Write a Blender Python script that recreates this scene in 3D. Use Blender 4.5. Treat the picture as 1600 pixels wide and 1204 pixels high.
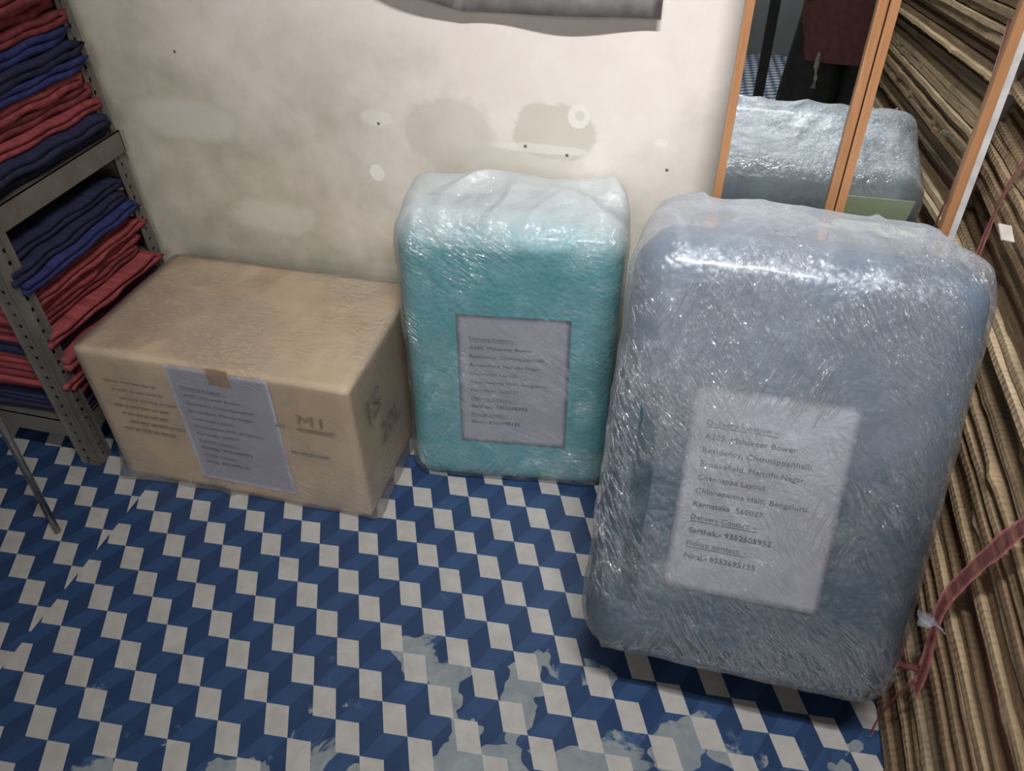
import bpy, bmesh, math, random
from mathutils import Vector, Matrix, noise
random.seed(7)
R = math.radians
for o in list(bpy.data.objects): bpy.data.objects.remove(o, do_unlink=True)
sc = bpy.context.scene
COL = sc.collection

# ------------------------------------------------------------------ camera
cd = bpy.data.cameras.new('camera'); cam = bpy.data.objects.new('camera', cd); COL.objects.link(cam)
cd.sensor_fit = 'HORIZONTAL'; cd.sensor_width = 36.0; cd.lens = 36.0 * 1220 / 1600
cd.clip_start = 0.01
cam.matrix_world = Matrix(((0.970317, -0.148447, 0.190913, 0), (0.241600, 0.629828, -0.738205, 0), (-0.010657, 0.762418, 0.646998, 1.22), (0, 0, 0, 1)))
sc.camera = cam

# ------------------------------------------------------------------ light and exposure
sc.view_settings.view_transform = 'Standard'; sc.view_settings.look = 'None'
sc.view_settings.gamma = 1.0; sc.view_settings.use_curve_mapping = False
sc.view_settings.exposure = 0.0
w = bpy.data.worlds.new('world'); sc.world = w; w.use_nodes = True
w.node_tree.nodes['Background'].inputs[0].default_value = (0.6, 0.62, 0.66, 1)
w.node_tree.nodes['Background'].inputs[1].default_value = 0.02
sc.cycles.transparent_max_bounces = 24
sc.cycles.max_bounces = 8

def area(name, loc, target, sx, sy, energy, col):
    l = bpy.data.lights.new(name, 'AREA'); l.shape = 'RECTANGLE'; l.size = sx; l.size_y = sy
    l.energy = energy; l.color = col
    o = bpy.data.objects.new(name, l); COL.objects.link(o); o.location = loc
    o.rotation_euler = (Vector(target) - Vector(loc)).to_track_quat('-Z', 'Y').to_euler()
    return o
_k = area('tube_lamp_light', (0.10, 0.12, 2.15), (0.06, 1.20, 0.50), 0.60, 0.045, 14.6, (0.96, 0.975, 1.0)); _k.data.spread = R(95)
area('rear_room_light', (0.3, -2.9, 2.50), (0.3, -3.0, 0.0), 1.2, 0.3, 50, (0.95, 0.97, 1.0))

area('added_front_fill', (-0.15, -4.12, 1.75), (-0.1, 1.0, 1.0), 1.9, 1.0, 26, (0.97, 0.97, 1.0))  # added fill from behind the camera; lifts the front faces and film sheen

# ------------------------------------------------------------------ node helpers
class NT:
    def __init__(s, name):
        s.m = bpy.data.materials.new(name); s.m.use_nodes = True; s.t = s.m.node_tree
        for n in list(s.t.nodes): s.t.nodes.remove(n)
        s.out = s.t.nodes.new('ShaderNodeOutputMaterial')
    def n(s, typ, **kw):
        nd = s.t.nodes.new('ShaderNode' + typ)
        for k, v in kw.items():
            if k.startswith('i_'):
                key = k[2:]; key = int(key) if key.isdigit() else key.replace('_', ' ')
                s.put(nd.inputs[key], v)
            else: setattr(nd, k, v)
        return nd
    def put(s, inp, v):
        if isinstance(v, bpy.types.NodeSocket): s.t.links.new(v, inp)
        elif isinstance(v, tuple) and len(v) == 3 and inp.type == 'RGBA': inp.default_value = (*v, 1)
        else: inp.default_value = v
    def coord(s, scale=(1, 1, 1), rot=(0, 0, 0), kind='Object', loc=(0, 0, 0)):
        c = s.n('TexCoord'); mp = s.n('Mapping', i_Vector=c.outputs[kind])
        mp.inputs['Scale'].default_value = scale; mp.inputs['Rotation'].default_value = rot; mp.inputs['Location'].default_value = loc
        return mp.outputs[0]
    def noise(s, vec, scale, detail=4, rough=.5, dist=0.0):
        return s.n('TexNoise', i_Vector=vec, i_Scale=scale, i_Detail=detail, i_Roughness=rough, i_Distortion=dist).outputs[0]
    def ramp(s, fac, a, b, ca=(0, 0, 0), cb=(1, 1, 1)):
        r = s.n('ValToRGB', i_Fac=fac); r.color_ramp.elements[0].position = a; r.color_ramp.elements[1].position = b
        r.color_ramp.elements[0].color = (*ca, 1); r.color_ramp.elements[1].color = (*cb, 1); return r.outputs[0]
    def mix(s, f, a, b, mode='MIX'):
        m = s.n('MixRGB', blend_type=mode, i_0=f, i_1=a, i_2=b); return m.outputs[0]
    def math(s, op, a, b=0.0, c=0.0, clamp=False):
        m = s.n('Math', operation=op, i_0=a, i_1=b, i_2=c); m.use_clamp = clamp; return m.outputs[0]
    def bump(s, h, strength, dist, normal=None):
        b = s.n('Bump', i_Height=h, i_Strength=strength, i_Distance=dist)
        if normal is not None: s.put(b.inputs['Normal'], normal)
        return b.outputs[0]
    def bsdf(s, col, rough=.6, metal=0.0, normal=None, spec=.5, **kw):
        p = s.n('BsdfPrincipled'); s.put(p.inputs['Base Color'], col); s.put(p.inputs['Roughness'], rough)
        p.inputs['Metallic'].default_value = metal; p.inputs['Specular IOR Level'].default_value = spec
        if normal is not None: s.put(p.inputs['Normal'], normal)
        for k, v in kw.items(): s.put(p.inputs[k.replace('_', ' ')], v)
        return p.outputs[0]
    def done(s, sh):
        s.t.links.new(sh, s.out.inputs[0]); return s.m

def plain(name, col, rough=.6, metal=0.0, nscale=40, amt=.12, bump=.0, spec=.5):
    t = NT(name); v = t.coord()
    f = t.noise(v, nscale, 5)
    dark = tuple(c * (1 - amt * 2) for c in col); lite = tuple(min(1, c * (1 + amt)) for c in col)
    c = t.ramp(f, .3, .7, dark, lite)
    nm = t.bump(f, bump, .003) if bump else None
    return t.done(t.bsdf(c, rough, metal, nm, spec))

# ------------------------------------------------------------------ object helpers
def put(o, label=None, cat=None, group=None, kind=None):
    if label: o['label'] = label
    if cat: o['category'] = cat
    if group: o['group'] = group
    if kind: o['kind'] = kind
    return o
def link(name, me, parent=None, mat=None, smooth=False):
    o = bpy.data.objects.new(name, me); COL.objects.link(o)
    if mat is not None:
        for m in (mat if isinstance(mat, (list, tuple)) else [mat]): me.materials.append(m)
    if smooth:
        for p in me.polygons: p.use_smooth = True
    if parent: o.parent = parent
    return o
def empty(name, loc=(0, 0, 0), rot=None):
    o = bpy.data.objects.new(name, None); COL.objects.link(o); o.location = loc; o.empty_display_size = .05
    if rot is not None: o.rotation_euler = rot
    return o
def bm_mesh(bm, name):
    bmesh.ops.recalc_face_normals(bm, faces=bm.faces)
    me = bpy.data.meshes.new(name); bm.to_mesh(me); bm.free(); return me
def add_box(bm, lo, hi, M=None, bev=0.0):
    r = bmesh.ops.create_cube(bm, size=1.0); vs = r['verts']
    for v in vs:
        v.co = Vector([(lo[i] + hi[i]) / 2 + v.co[i] * (hi[i] - lo[i]) for i in range(3)])
    if bev > 0:
        es = list({e for v in vs for e in v.link_edges})
        rr = bmesh.ops.bevel(bm, geom=es, offset=bev, segments=2, affect='EDGES', profile=.7)
        vs = list({v for f in rr['faces'] for v in f.verts} | {v for v in vs if v.is_valid})
    if M is not None:
        for v in vs: v.co = M @ v.co
    return vs
def box_obj(name, lo, hi, mat, parent=None, bev=0.0):
    bm = bmesh.new(); add_box(bm, lo, hi, None, bev); return link(name, bm_mesh(bm, name), parent, mat)
def rbox(half, rad, n, fn=None):
    """rounded box mesh centred on origin, half sizes, per-axis corner radii"""
    bm = bmesh.new(); bmesh.ops.create_cube(bm, size=2.0)
    bmesh.ops.subdivide_edges(bm, edges=bm.edges[:], cuts=n, use_grid_fill=True)
    inner = [half[i] - rad[i] for i in range(3)]
    for v in bm.verts:
        p = [v.co[i] * half[i] for i in range(3)]
        q = [max(-inner[i], min(inner[i], p[i])) for i in range(3)]
        d = Vector([(p[i] - q[i]) / rad[i] for i in range(3)])
        if d.length > 0: d.normalize()
        nrm = Vector([d[i] / rad[i] for i in range(3)]); nrm.normalize() if nrm.length else None
        co = Vector([q[i] + d[i] * rad[i] for i in range(3)])
        if fn: co = co + fn(co, nrm)
        v.co = co
    return bm
def tube(bm, pts, r, seg=10, flat=1.0, up=Vector((0, 0, 1)), radii=None):
    rings = []; n = len(pts)
    for i, p in enumerate(pts):
        p = Vector(p); a = Vector(pts[max(i - 1, 0)]); b = Vector(pts[min(i + 1, n - 1)])
        t = (b - a).normalized(); s = t.cross(up)
        if s.length < 1e-4: s = t.cross(Vector((1, 0, 0)))
        s.normalize(); u = s.cross(t).normalized(); rr = radii[i] if radii else r
        rings.append([bm.verts.new(p + s * math.cos(2 * math.pi * k / seg) * rr + u * math.sin(2 * math.pi * k / seg) * rr * flat) for k in range(seg)])
    for i in range(n - 1):
        for k in range(seg):
            bm.faces.new([rings[i][k], rings[i][(k + 1) % seg], rings[i + 1][(k + 1) % seg], rings[i + 1][k]])
    bm.faces.new(rings[0][::-1]); bm.faces.new(rings[-1])
def tube_obj(name, pts, r, mat, parent=None, **kw):
    bm = bmesh.new(); tube(bm, pts, r, **kw); return link(name, bm_mesh(bm, name), parent, mat, True)
def N3(p, s=1.0, o=0.0): return noise.noise(Vector((p[0] * s + o, p[1] * s + o * 1.7, p[2] * s - o)))
def ridge(p, sx, sy, sz, o=0.0):
    return 1.0 - min(1.0, abs(noise.noise(Vector((p[0] * sx + o, p[1] * sy - o, p[2] * sz + o * .3)))) * 4.0)

# text -> mesh lines laid in the xz plane of a sheet (x right, z up), facing -y
def text_bm(bm, s, x, z, width=None, h=.009, bold=0.0, under=False, shear=0.0, y=0.0, flipz=None):
    cu = bpy.data.curves.new('t', 'FONT'); cu.body = s; cu.size = 1.0; cu.offset = bold; cu.resolution_u = 2; cu.shear = shear
    o = bpy.data.objects.new('t', cu); COL.objects.link(o)
    dg = bpy.context.evaluated_depsgraph_get(); dg.update()
    me = bpy.data.meshes.new_from_object(o.evaluated_get(dg))
    bpy.data.objects.remove(o, do_unlink=True); bpy.data.curves.remove(cu)
    xs = [v.co.x for v in me.vertices]; x0, x1 = min(xs), max(xs)
    sx = (width / (x1 - x0)) if width else h / .7
    sz = h / .72
    vs = [bm.verts.new((x + (v.co.x - x0) * sx, y, z + v.co.y * sz)) for v in me.vertices]
    for p in me.polygons:
        try: bm.faces.new([vs[i] for i in p.vertices])
        except ValueError: pass
    bpy.data.meshes.remove(me)
    if under:
        a = z - h * .28; wd = width or (x1 - x0) * sx
        q = [bm.verts.new(c) for c in ((x, y, a), (x + wd, y, a), (x + wd, y, a - .0007), (x, y, a - .0007))]; bm.faces.new(q)
LINES = [('Delivery location \u2013', .092, 0, 1), ('A305, Mahaveer Bower', .118, 0, 0), ('Residency, Channappanhalli,', .142, 0, 0),
         ('Brookefield, Maruthi Nagar,', .136, 0, 0), ('Chennappa Layout', .088, 0, 0), ('Chinnapanna Halli, Bengaluru,', .148, 0, 0),
         ('Karnataka ,560037', .092, 0, 0), ('Delivery Contact. \u2013', .088, 0, 1), ('Sarthak,- 9352605952', .110, 1, 0),
         ('Pickup contact. -', .080, 0, 1), ('Niraj,- 8252695135', .095, 1, 0)]
def sheet(parent, W=.21, H=.297, wav=.0010, seed=0, M=Matrix()):
    """printed A4 sheet; local x right, z up from its top left corner, facing -y"""
    bm = bmesh.new(); nx, nz = 21, 29; g = {}
    f = lambda x, z: wav * noise.noise(Vector((x * 9 + seed, seed, z * 5))) + wav * .6 * noise.noise(Vector((x * 26 + seed, 3, z * 9)))
    for i in range(nx + 1):
        for j in range(nz + 1):
            x = W * i / nx; z = -H * j / nz
            g[i, j] = bm.verts.new((x, f(x, z), z))
    for i in range(nx):
        for j in range(nz): bm.faces.new((g[i, j], g[i, j + 1], g[i + 1, j + 1], g[i + 1, j]))
    bmesh.ops.solidify(bm, geom=bm.faces[:], thickness=.0003)
    o = link('address_sheet', bm_mesh(bm, 'address_sheet'), parent, M_PAPER, True); o['label'] = 'white printed paper sheet'
    o.matrix_local = M
    bm = bmesh.new()
    for k, (s, wd, b, u) in enumerate(LINES):
        text_bm(bm, s, .0235, -.0535 - .0195 * k, wd, .0078, .012 if b else -.004, bool(u))
    for v in bm.verts: v.co.y = f(v.co.x, v.co.z) - .0012
    t = link('printed_address', bm_mesh(bm, 'printed_address'), o, M_INK)
    return o

# ------------------------------------------------------------------ materials
M_PAPER = plain('paper', (.64, .62, .68), .75, nscale=12, amt=.03)
M_INK = plain('ink', (.10, .10, .13), .8, amt=.1)

def wall_mat():
    t = NT('stained_wall_paint'); P = t.coord()
    # P.x along the wall, P.z height (world metres, object at the origin)
    n1 = t.noise(P, 3.2, 8, .62, .3); n2 = t.noise(P, 11, 6, .6, .2); n3 = t.noise(P, 60, 4, .6)
    clean = t.mix(t.ramp(n2, .35, .7), (.70, .62, .555), (.76, .685, .62))
    damp = t.mix(t.ramp(n2, .35, .65), (.33, .30, .21), (.49, .44, .335))
    sep = t.n('SeparateXYZ', i_0=P)
    x, z = sep.outputs[0], sep.outputs[2]
    # damp creeps up from the floor and is strongest at the left
    lo = t.math('SUBTRACT', .80, z); lf = t.math('MULTIPLY', t.math('SUBTRACT', -.55, x), .75)
    lf = t.math('MINIMUM', t.math('MAXIMUM', lf, -.10), .55)
    a = t.math('ADD', t.math('MULTIPLY', lo, 1.1), lf)
    a = t.math('ADD', a, t.math('MULTIPLY', t.math('SUBTRACT', n1, .5), 1.1))
    col = t.mix(t.math('MULTIPLY', t.ramp(a, .0, .55), .8), clean, damp)
    def blob(cx, cz, rx, rz, c, k, dist=.5, edge=.12):
        nonlocal col
        dx = t.math('DIVIDE', t.math('SUBTRACT', x, cx), rx); dz = t.math('DIVIDE', t.math('SUBTRACT', z, cz), rz)
        d = t.math('SQRT', t.math('ADD', t.math('MULTIPLY', dx, dx), t.math('MULTIPLY', dz, dz)))
        d = t.math('ADD', d, t.math('MULTIPLY', t.math('SUBTRACT', n2, .5), dist * 2.4))
        f = t.ramp(d, 1 - edge, 1 + edge, (1, 1, 1), (0, 0, 0))
        col = t.mix(t.math('MULTIPLY', f, k), col, c)
    blob(-.46, .64, .10, .075, (.50, .445, .37), .5, .5, .2)
    blob(-.26, .655, .085, .055, (.48, .425, .345), .55, .45, .12)
    blob(-.34, .58, .20, .05, (.52, .47, .39), .45, .6, .3)
    blob(-.615, .545, .016, .018, (.80, .76, .68), .8, .35, .08)
    blob(-.60, .655, .035, .018, (.74, .69, .60), .5, .6, .2)
    blob(-.218, .69, .020, .022, (.78, .73, .66), .75, .3, .08)
    blob(-.216, .692, .009, .009, (.60, .54, .45), .7, .3, .1)
    blob(-.29, .625, .11, .010, (.76, .72, .64), .5, .5, .3)
    blob(-.07, .655, .015, .010, (.82, .78, .71), .5, .4, .2)
    blob(-1.02, .62, .12, .05, (.62, .60, .52), .6, .7, .3)
    blob(-.87, .42, .10, .05, (.66, .62, .53), .5, .9, .3)
    for cx, cz in ((-.600, .645), (-.315, .627), (-.237, .617), (-.055, .607), (-1.0, .75)):
        blob(cx, cz, .0035, .0035, (.10, .09, .08), .9, .1, .2)
    nm = t.bump(t.math('ADD', n2, t.math('MULTIPLY', n3, .25)), .25, .004)
    return t.done(t.bsdf(col, .75, 0, nm, .25))
M_WALL = wall_mat()
M_WALL2 = plain('old_wall_paint', (.42, .40, .37), .8, nscale=4, amt=.08)
M_CEIL = plain('ceiling_paint', (.55, .54, .53), .9, nscale=5, amt=.04)

def floor_mat(name, c, worn=True):
    t = NT(name); P = t.coord()
    n1 = t.noise(P, 4.5, 7, .6, .5); n2 = t.noise(P, 26, 6, .65, .6); n3 = t.noise(P, 110, 3)
    col = t.mix(t.ramp(n2, .3, .75), tuple(k * .85 for k in c), tuple(min(1, k * 1.12) for k in c))
    rough = .34
    if worn:
        sep = t.n('SeparateXYZ', i_0=P); x, y = sep.outputs[0], sep.outputs[1]
        # foot traffic has rubbed the print away around (-.25,.45)
        dx = t.math('DIVIDE', t.math('SUBTRACT', x, -.15), .60); dy = t.math('DIVIDE', t.math('SUBTRACT', y, .26), .38)
        d = t.math('SQRT', t.math('ADD', t.math('MULTIPLY', dx, dx), t.math('MULTIPLY', dy, dy)))
        vor = t.n('TexVoronoi', i_Vector=t.mix(.10, P, t.n('TexNoise', i_Vector=P, i_Scale=14).outputs[1]), i_Scale=13.0, feature='F1')
        cell = t.n('SeparateXYZ', i_0=vor.outputs[1]).outputs[0]
        m = t.math('SUBTRACT', t.math('ADD', cell, t.math('MULTIPLY', t.math('SUBTRACT', n1, .5), 1.3)), t.math('MULTIPLY', d, .80))
        full = t.ramp(m, -.08, .02)
        haze = t.ramp(t.math('ADD', m, t.math('MULTIPLY', t.math('SUBTRACT', n2, .5), .9)), -.42, .12)
        col = t.mix(t.math('MULTIPLY', haze, .40), col, (.14, .20, .26))
        col = t.mix(t.math('MULTIPLY', full, .8), col, t.mix(t.ramp(n2, .3, .7), (.17, .20, .205), (.28, .29, .265)))
    nm = t.bump(n2, .05, .002)
    return t.done(t.bsdf(col, t.ramp(n2, .2, .8, (.28, .28, .28), (.42, .42, .42)), 0, nm, .45))
M_TW = floor_mat('vinyl_white', (.375, .355, .33), False)
M_TM = floor_mat('vinyl_mid_blue', (.026, .058, .132))
M_TD = floor_mat('vinyl_dark_blue', (.018, .040, .096))

def card_mat(name, c, seed):
    t = NT(name); P = t.coord((1, 1, 1), loc=(seed, seed * 2.3, 0))
    st = t.noise(t.coord((20, 3, 60), loc=(seed, 0, seed)), 2.2, 5, .6); sp = t.noise(P, 150, 3, .6)
    fl = t.n('TexWave', i_Vector=t.coord((0, 1, 0)), i_Scale=26.0, i_Distortion=6.0, i_Detail=2.0, bands_direction='Y').outputs[1]
    col = t.mix(t.ramp(st, .3, .72), tuple(k * .55 for k in c), tuple(min(1, k * 1.3) for k in c))
    col = t.mix(t.math('MULTIPLY', t.ramp(sp, .55, .7), .3), col, tuple(k * .35 for k in c))
    nm = t.bump(t.math('ADD', sp, fl), .5, .002)
    return t.done(t.bsdf(col, .85, 0, nm, .15))
M_CARDS = [card_mat('cardboard_tan', (.33, .235, .14), 1), card_mat('cardboard_pale', (.44, .33, .21), 2),
           card_mat('cardboard_brown', (.22, .145, .085), 3), card_mat('cardboard_reddish', (.25, .12, .085), 4)]

def bubble_mat(name, c, c2, bs=105.0, wet=.25):
    t = NT(name); P = t.coord()
    v = t.n('TexVoronoi', i_Vector=P, i_Scale=bs, feature='SMOOTH_F1', i_Smoothness=.4).outputs[0]
    n1 = t.noise(P, 5, 5, .6); n2 = t.noise(P, 40, 4, .6)
    col = t.mix(t.ramp(n1, .3, .7), c, c2)
    col = t.mix(t.math('MULTIPLY', t.ramp(v, .0, .5), .35), tuple(min(1, k * 1.25 + .02) for k in c2), col)
    nm = t.bump(t.math('ADD', t.math('SUBTRACT', 1.0, v), t.math('MULTIPLY', n2, .8)), .55, .003)
    return t.done(t.bsdf(col, .38, 0, nm, .5, Coat_Weight=wet, Coat_Roughness=.15))
M_TEAL = bubble_mat('teal_bubble_wrap', (.045, .185, .20), (.075, .26, .275))
M_BLUE = bubble_mat('blue_bubble_wrap', (.024, .040, .058), (.040, .066, .090), 95.0)
def blue_corner(m):
    t = m.node_tree; p = [n for n in t.nodes if n.type == 'BSDF_PRINCIPLED'][0]; l = p.inputs['Base Color'].links[0].from_socket
    N = t.nodes.new; c = N('ShaderNodeTexCoord'); sp = N('ShaderNodeSeparateXYZ'); t.links.new(c.outputs['Object'], sp.inputs[0])
    nz = N('ShaderNodeTexNoise'); nz.inputs['Scale'].default_value = 12; t.links.new(c.outputs['Object'], nz.inputs[0])
    def mr(src, a, b):
        m_ = N('ShaderNodeMapRange'); m_.inputs[1].default_value = a; m_.inputs[2].default_value = b; t.links.new(src, m_.inputs[0]); return m_.outputs[0]
    mu = N('ShaderNodeMath'); mu.operation = 'MULTIPLY'; t.links.new(mr(sp.outputs[0], .165, .205), mu.inputs[0]); t.links.new(mr(sp.outputs[2], .34, .46), mu.inputs[1])
    m2 = N('ShaderNodeMath'); m2.operation = 'MULTIPLY'; t.links.new(mu.outputs[0], m2.inputs[0]); t.links.new(mr(nz.outputs[0], .3, .55), m2.inputs[1])
    mx = N('ShaderNodeMixRGB'); t.links.new(m2.outputs[0], mx.inputs[0]); t.links.new(l, mx.inputs[1]); mx.inputs[2].default_value = (.02, .10, .19, 1); t.links.new(mx.outputs[0], p.inputs['Base Color'])
blue_corner(M_BLUE)
M_BLUE2 = plain('brighter_blue_wrap', (.05, .105, .14), .7, nscale=60, amt=.2, spec=.2)

def film_mat(name, haze=.03, haze_hi=.2, gloss=.5, rough=.10, tint=(.80, .84, .88), ang=.75, bstr=.6, top=None, painted_sheen=None, seed=0.0, scl=1.0):
    t = NT(name)
    def streak(a, along, across, sd, sharp, cut):
        # thin stretched ridges: pulled creases of the film running in direction a of the front plane
        P = t.n('TexCoord').outputs['Object']
        rot = t.n('VectorRotate', rotation_type='Y_AXIS', i_Vector=P, i_Angle=a).outputs[0]
        mp = t.n('Mapping', i_Vector=rot); mp.inputs['Scale'].default_value = (across, (along + across) * .5, along); mp.inputs['Location'].default_value = (sd, sd, sd)
        n = t.noise(mp.outputs[0], 1.0 * scl, 3, .55, .25)
        r = t.math('SUBTRACT', 1.0, t.math('MULTIPLY', t.math('ABSOLUTE', t.math('SUBTRACT', n, .5)), sharp), clamp=True)
        g = t.noise(t.coord((1, 1, 1), loc=(sd, -sd, 0)), 5.0, 3, .6)
        return t.math('MULTIPLY', r, t.ramp(g, cut, cut + .12))
    l1 = streak(ang, 16, 120, seed + 1.3, 11, .43); l2 = streak(-ang * .55, 12, 90, seed + 7.7, 13, .50); l3 = streak(ang + .35, 20, 210, seed + 3.1, 9, .50)
    big = t.noise(t.coord((1, 1, 1), loc=(seed, seed, 0)), 6.0, 6, .62, .8)
    fine = t.noise(t.coord((1, 1, 1)), 120, 3, .6)
    lines = t.math('MAXIMUM', t.math('MAXIMUM', l1, l2), l3)
    h = t.math('ADD', t.math('MULTIPLY', lines, .60), t.math('ADD', t.math('MULTIPLY', big, 2.4), t.math('MULTIPLY', fine, .30)))
    nm = t.bump(h, bstr, .004)
    fres = t.n('Fresnel', i_IOR=1.5, i_Normal=nm).outputs[0]
    gl = t.n('BsdfGlossy', i_Color=(1, 1, 1), i_Roughness=rough, i_Normal=nm).outputs[0]
    gl2 = t.n('BsdfGlossy', i_Color=(1, 1, 1), i_Roughness=.42, i_Normal=nm).outputs[0]
    gl = t.n('MixShader', i_0=.35, i_1=gl, i_2=gl2).outputs[0]
    df = t.n('BsdfDiffuse', i_Color=tint).outputs[0]
    tl = t.n('BsdfTranslucent', i_Color=tint).outputs[0]
    dd = t.n('MixShader', i_0=.3, i_1=df, i_2=tl).outputs[0]
    tr = t.n('BsdfTransparent', i_Color=(.98, .985, .99)).outputs[0]
    hz = t.math('ADD', haze, t.math('MULTIPLY', t.ramp(big, .50, .74), haze_hi))
    hz = t.math('ADD', hz, t.math('MULTIPLY', lines, .10))
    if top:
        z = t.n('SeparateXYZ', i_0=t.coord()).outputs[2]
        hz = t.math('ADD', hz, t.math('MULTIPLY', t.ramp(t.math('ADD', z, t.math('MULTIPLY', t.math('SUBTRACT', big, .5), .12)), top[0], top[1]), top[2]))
    if painted_sheen:   # sheen on the upper part painted as whitish haze, in place of a reflection
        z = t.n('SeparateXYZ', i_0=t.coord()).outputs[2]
        hz = t.math('ADD', hz, t.math('MULTIPLY', t.ramp(t.math('ADD', z, t.math('MULTIPLY', t.math('SUBTRACT', big, .5), .30)), painted_sheen[0], painted_sheen[1]), painted_sheen[2]))
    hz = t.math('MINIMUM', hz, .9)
    a = t.n('MixShader', i_0=hz, i_1=tr, i_2=dd).outputs[0]
    gf = t.math('MINIMUM', t.math('ADD', t.math('MULTIPLY', fres, gloss * .55), t.math('MULTIPLY', lines, .24 * gloss)), .5)
    b = t.n('MixShader', i_0=gf, i_1=a, i_2=gl).outputs[0]
    return t.done(b)
def steel_mat():
    t = NT('painted_grey_steel'); P = t.coord()
    n1 = t.noise(P, 9, 6, .6); n2 = t.noise(P, 70, 4, .6)
    c = t.mix(t.ramp(n1, .35, .7), (.125, .115, .10), (.20, .185, .16))
    c = t.mix(t.math('MULTIPLY', t.ramp(n2, .62, .72), .6), c, (.30, .28, .24))
    return t.done(t.bsdf(c, .5, .35, t.bump(n2, .1, .001)))
M_STEEL = steel_mat()
def wood_mat(name, a, b):
    t = NT(name)
    s = t.noise(t.coord((14, 14, 1.3)), 4, 6, .6, 1.2); f = t.noise(t.coord((90, 90, 5)), 4, 4)
    c = t.mix(t.ramp(s, .3, .7), a, b); c = t.mix(t.math('MULTIPLY', t.ramp(f, .5, .7), .25), c, tuple(k * .5 for k in a))
    return t.done(t.bsdf(c, .42, 0, t.bump(f, .1, .001), .4))
M_FRAME = wood_mat('orange_brown_frame_wood', (.30, .135, .058), (.40, .20, .09))
def mirror_mat():
    t = NT('mirror_glass'); n = t.noise(t.coord(), 60, 4)
    return t.done(t.bsdf(t.ramp(n, .3, .8, (.78, .83, .81), (.83, .87, .85)), .012, 1.0))
M_MIRROR = mirror_mat()
M_BACK = plain('white_backing', (.50, .48, .46), .8, nscale=30, bump=.3)

# ------------------------------------------------------------------ the room
YW = 1.34
def struct(o): o['kind'] = 'structure'; return o
struct(box_obj('wall_back', (-1.95, YW, 0), (1.05, YW + .1, 2.62), M_WALL))
struct(box_obj('wall_left', (-2.05, -4.2, 0), (-1.95, YW + .1, 2.62), M_WALL2))
struct(box_obj('wall_right', (1.05, -4.2, 0), (1.15, YW + .1, 2.62), M_WALL2))
struct(box_obj('wall_front', (-2.05, -4.3, 0), (1.15, -4.2, 2.62), plain('dark_wall_paint', (.12, .12, .12), .8, nscale=4, amt=.1)))
struct(box_obj('ceiling', (-2.05, -4.3, 2.62), (1.15, YW + .1, 2.72), M_CEIL))
bm = bmesh.new()
for lo, hi in (((-1.15, -4.2, 1.2), (-1.10, -4.16, 2.3)), ((.80, -4.2, 1.2), (.85, -4.16, 2.3)), ((-1.10, -4.2, 1.2), (.80, -4.16, 1.25)), ((-1.10, -4.2, 2.25), (.80, -4.16, 2.3))): add_box(bm, lo, hi)
struct(link('added_window', bm_mesh(bm, 'added_window'), None, plain('added_window_paint', (.5, .5, .48), .6)))  # unseen window frame, added to go with the fill light
# printed vinyl floor: tumbling-block tiling of three parallelograms, with a lapped seam at x=-1.028
def tile_floor():
    v = Vector((.059875, -.045625)); w_ = Vector((.0622, .0462)); e1 = Vector((.0390, .0030)); e2 = v - e1; e3 = w_ - e1
    O = Vector((-.484, 1.026)); bm = bmesh.new(); cache = {}
    def V(x, y):
        k = (round(x, 5), round(y, 5))
        if k not in cache: cache[k] = bm.verts.new((x, y, 0.0))
        return cache[k]
    def clip(poly, keep):  # keep = +1 right of seam, -1 left
        out = []; s = -1.028
        for i in range(len(poly)):
            a, b = poly[i], poly[(i + 1) % len(poly)]
            da, db = (a.x - s) * keep, (b.x - s) * keep
            if da >= 0: out.append(a)
            if (da > 0 and db < 0) or (da < 0 and db > 0):
                out.append(a + (b - a) * (da / (da - db)))
        return out
    for side, off in ((1, Vector((0, 0))), (-1, Vector((-.010, -.020)))):
        for i in range(-75, 75):
            for j in range(-75, 75):
                p = O + off + v * i + w_ * j
                if p.x < -2.0 or p.x > 1.1 or p.y < -4.25 or p.y > YW + .05: continue
                for mi, poly in ((0, (p, p + e1, p + v, p + e2)), (1, (p, p + e1, p + w_, p + e3)), (2, (p + e1, p + v, p + e1 + e2 + e3, p + w_))):
                    q = [Vector(a) for a in poly]
                    if side == 1 and max(a.x for a in q) < -1.028: continue
                    if side == -1 and min(a.x for a in q) > -1.028: continue
                    q = clip(q, side)
                    if len(q) < 3: continue
                    vs = []
                    for a in q:
                        b = V(a.x, a.y)
                        if b not in vs: vs.append(b)
                    if len(vs) < 3: continue
                    try: f = bm.faces.new(vs); f.material_index = mi
                    except ValueError: pass
    for f in bm.faces:
        f.normal_update()
        if f.normal.z < 0: f.normal_flip()
    me = bpy.data.meshes.new('floor'); bm.to_mesh(me); bm.free()
    return struct(link('floor', me, None, [M_TW, M_TM, M_TD]))
tile_floor()
# floor pattern index runs far enough back for the mirror to show it
struct(box_obj('trim_1', (.246, -2.52, 0), (.302, -2.44, 2.62), plain('dark_post', (.05, .045, .045), .5)))

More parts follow.
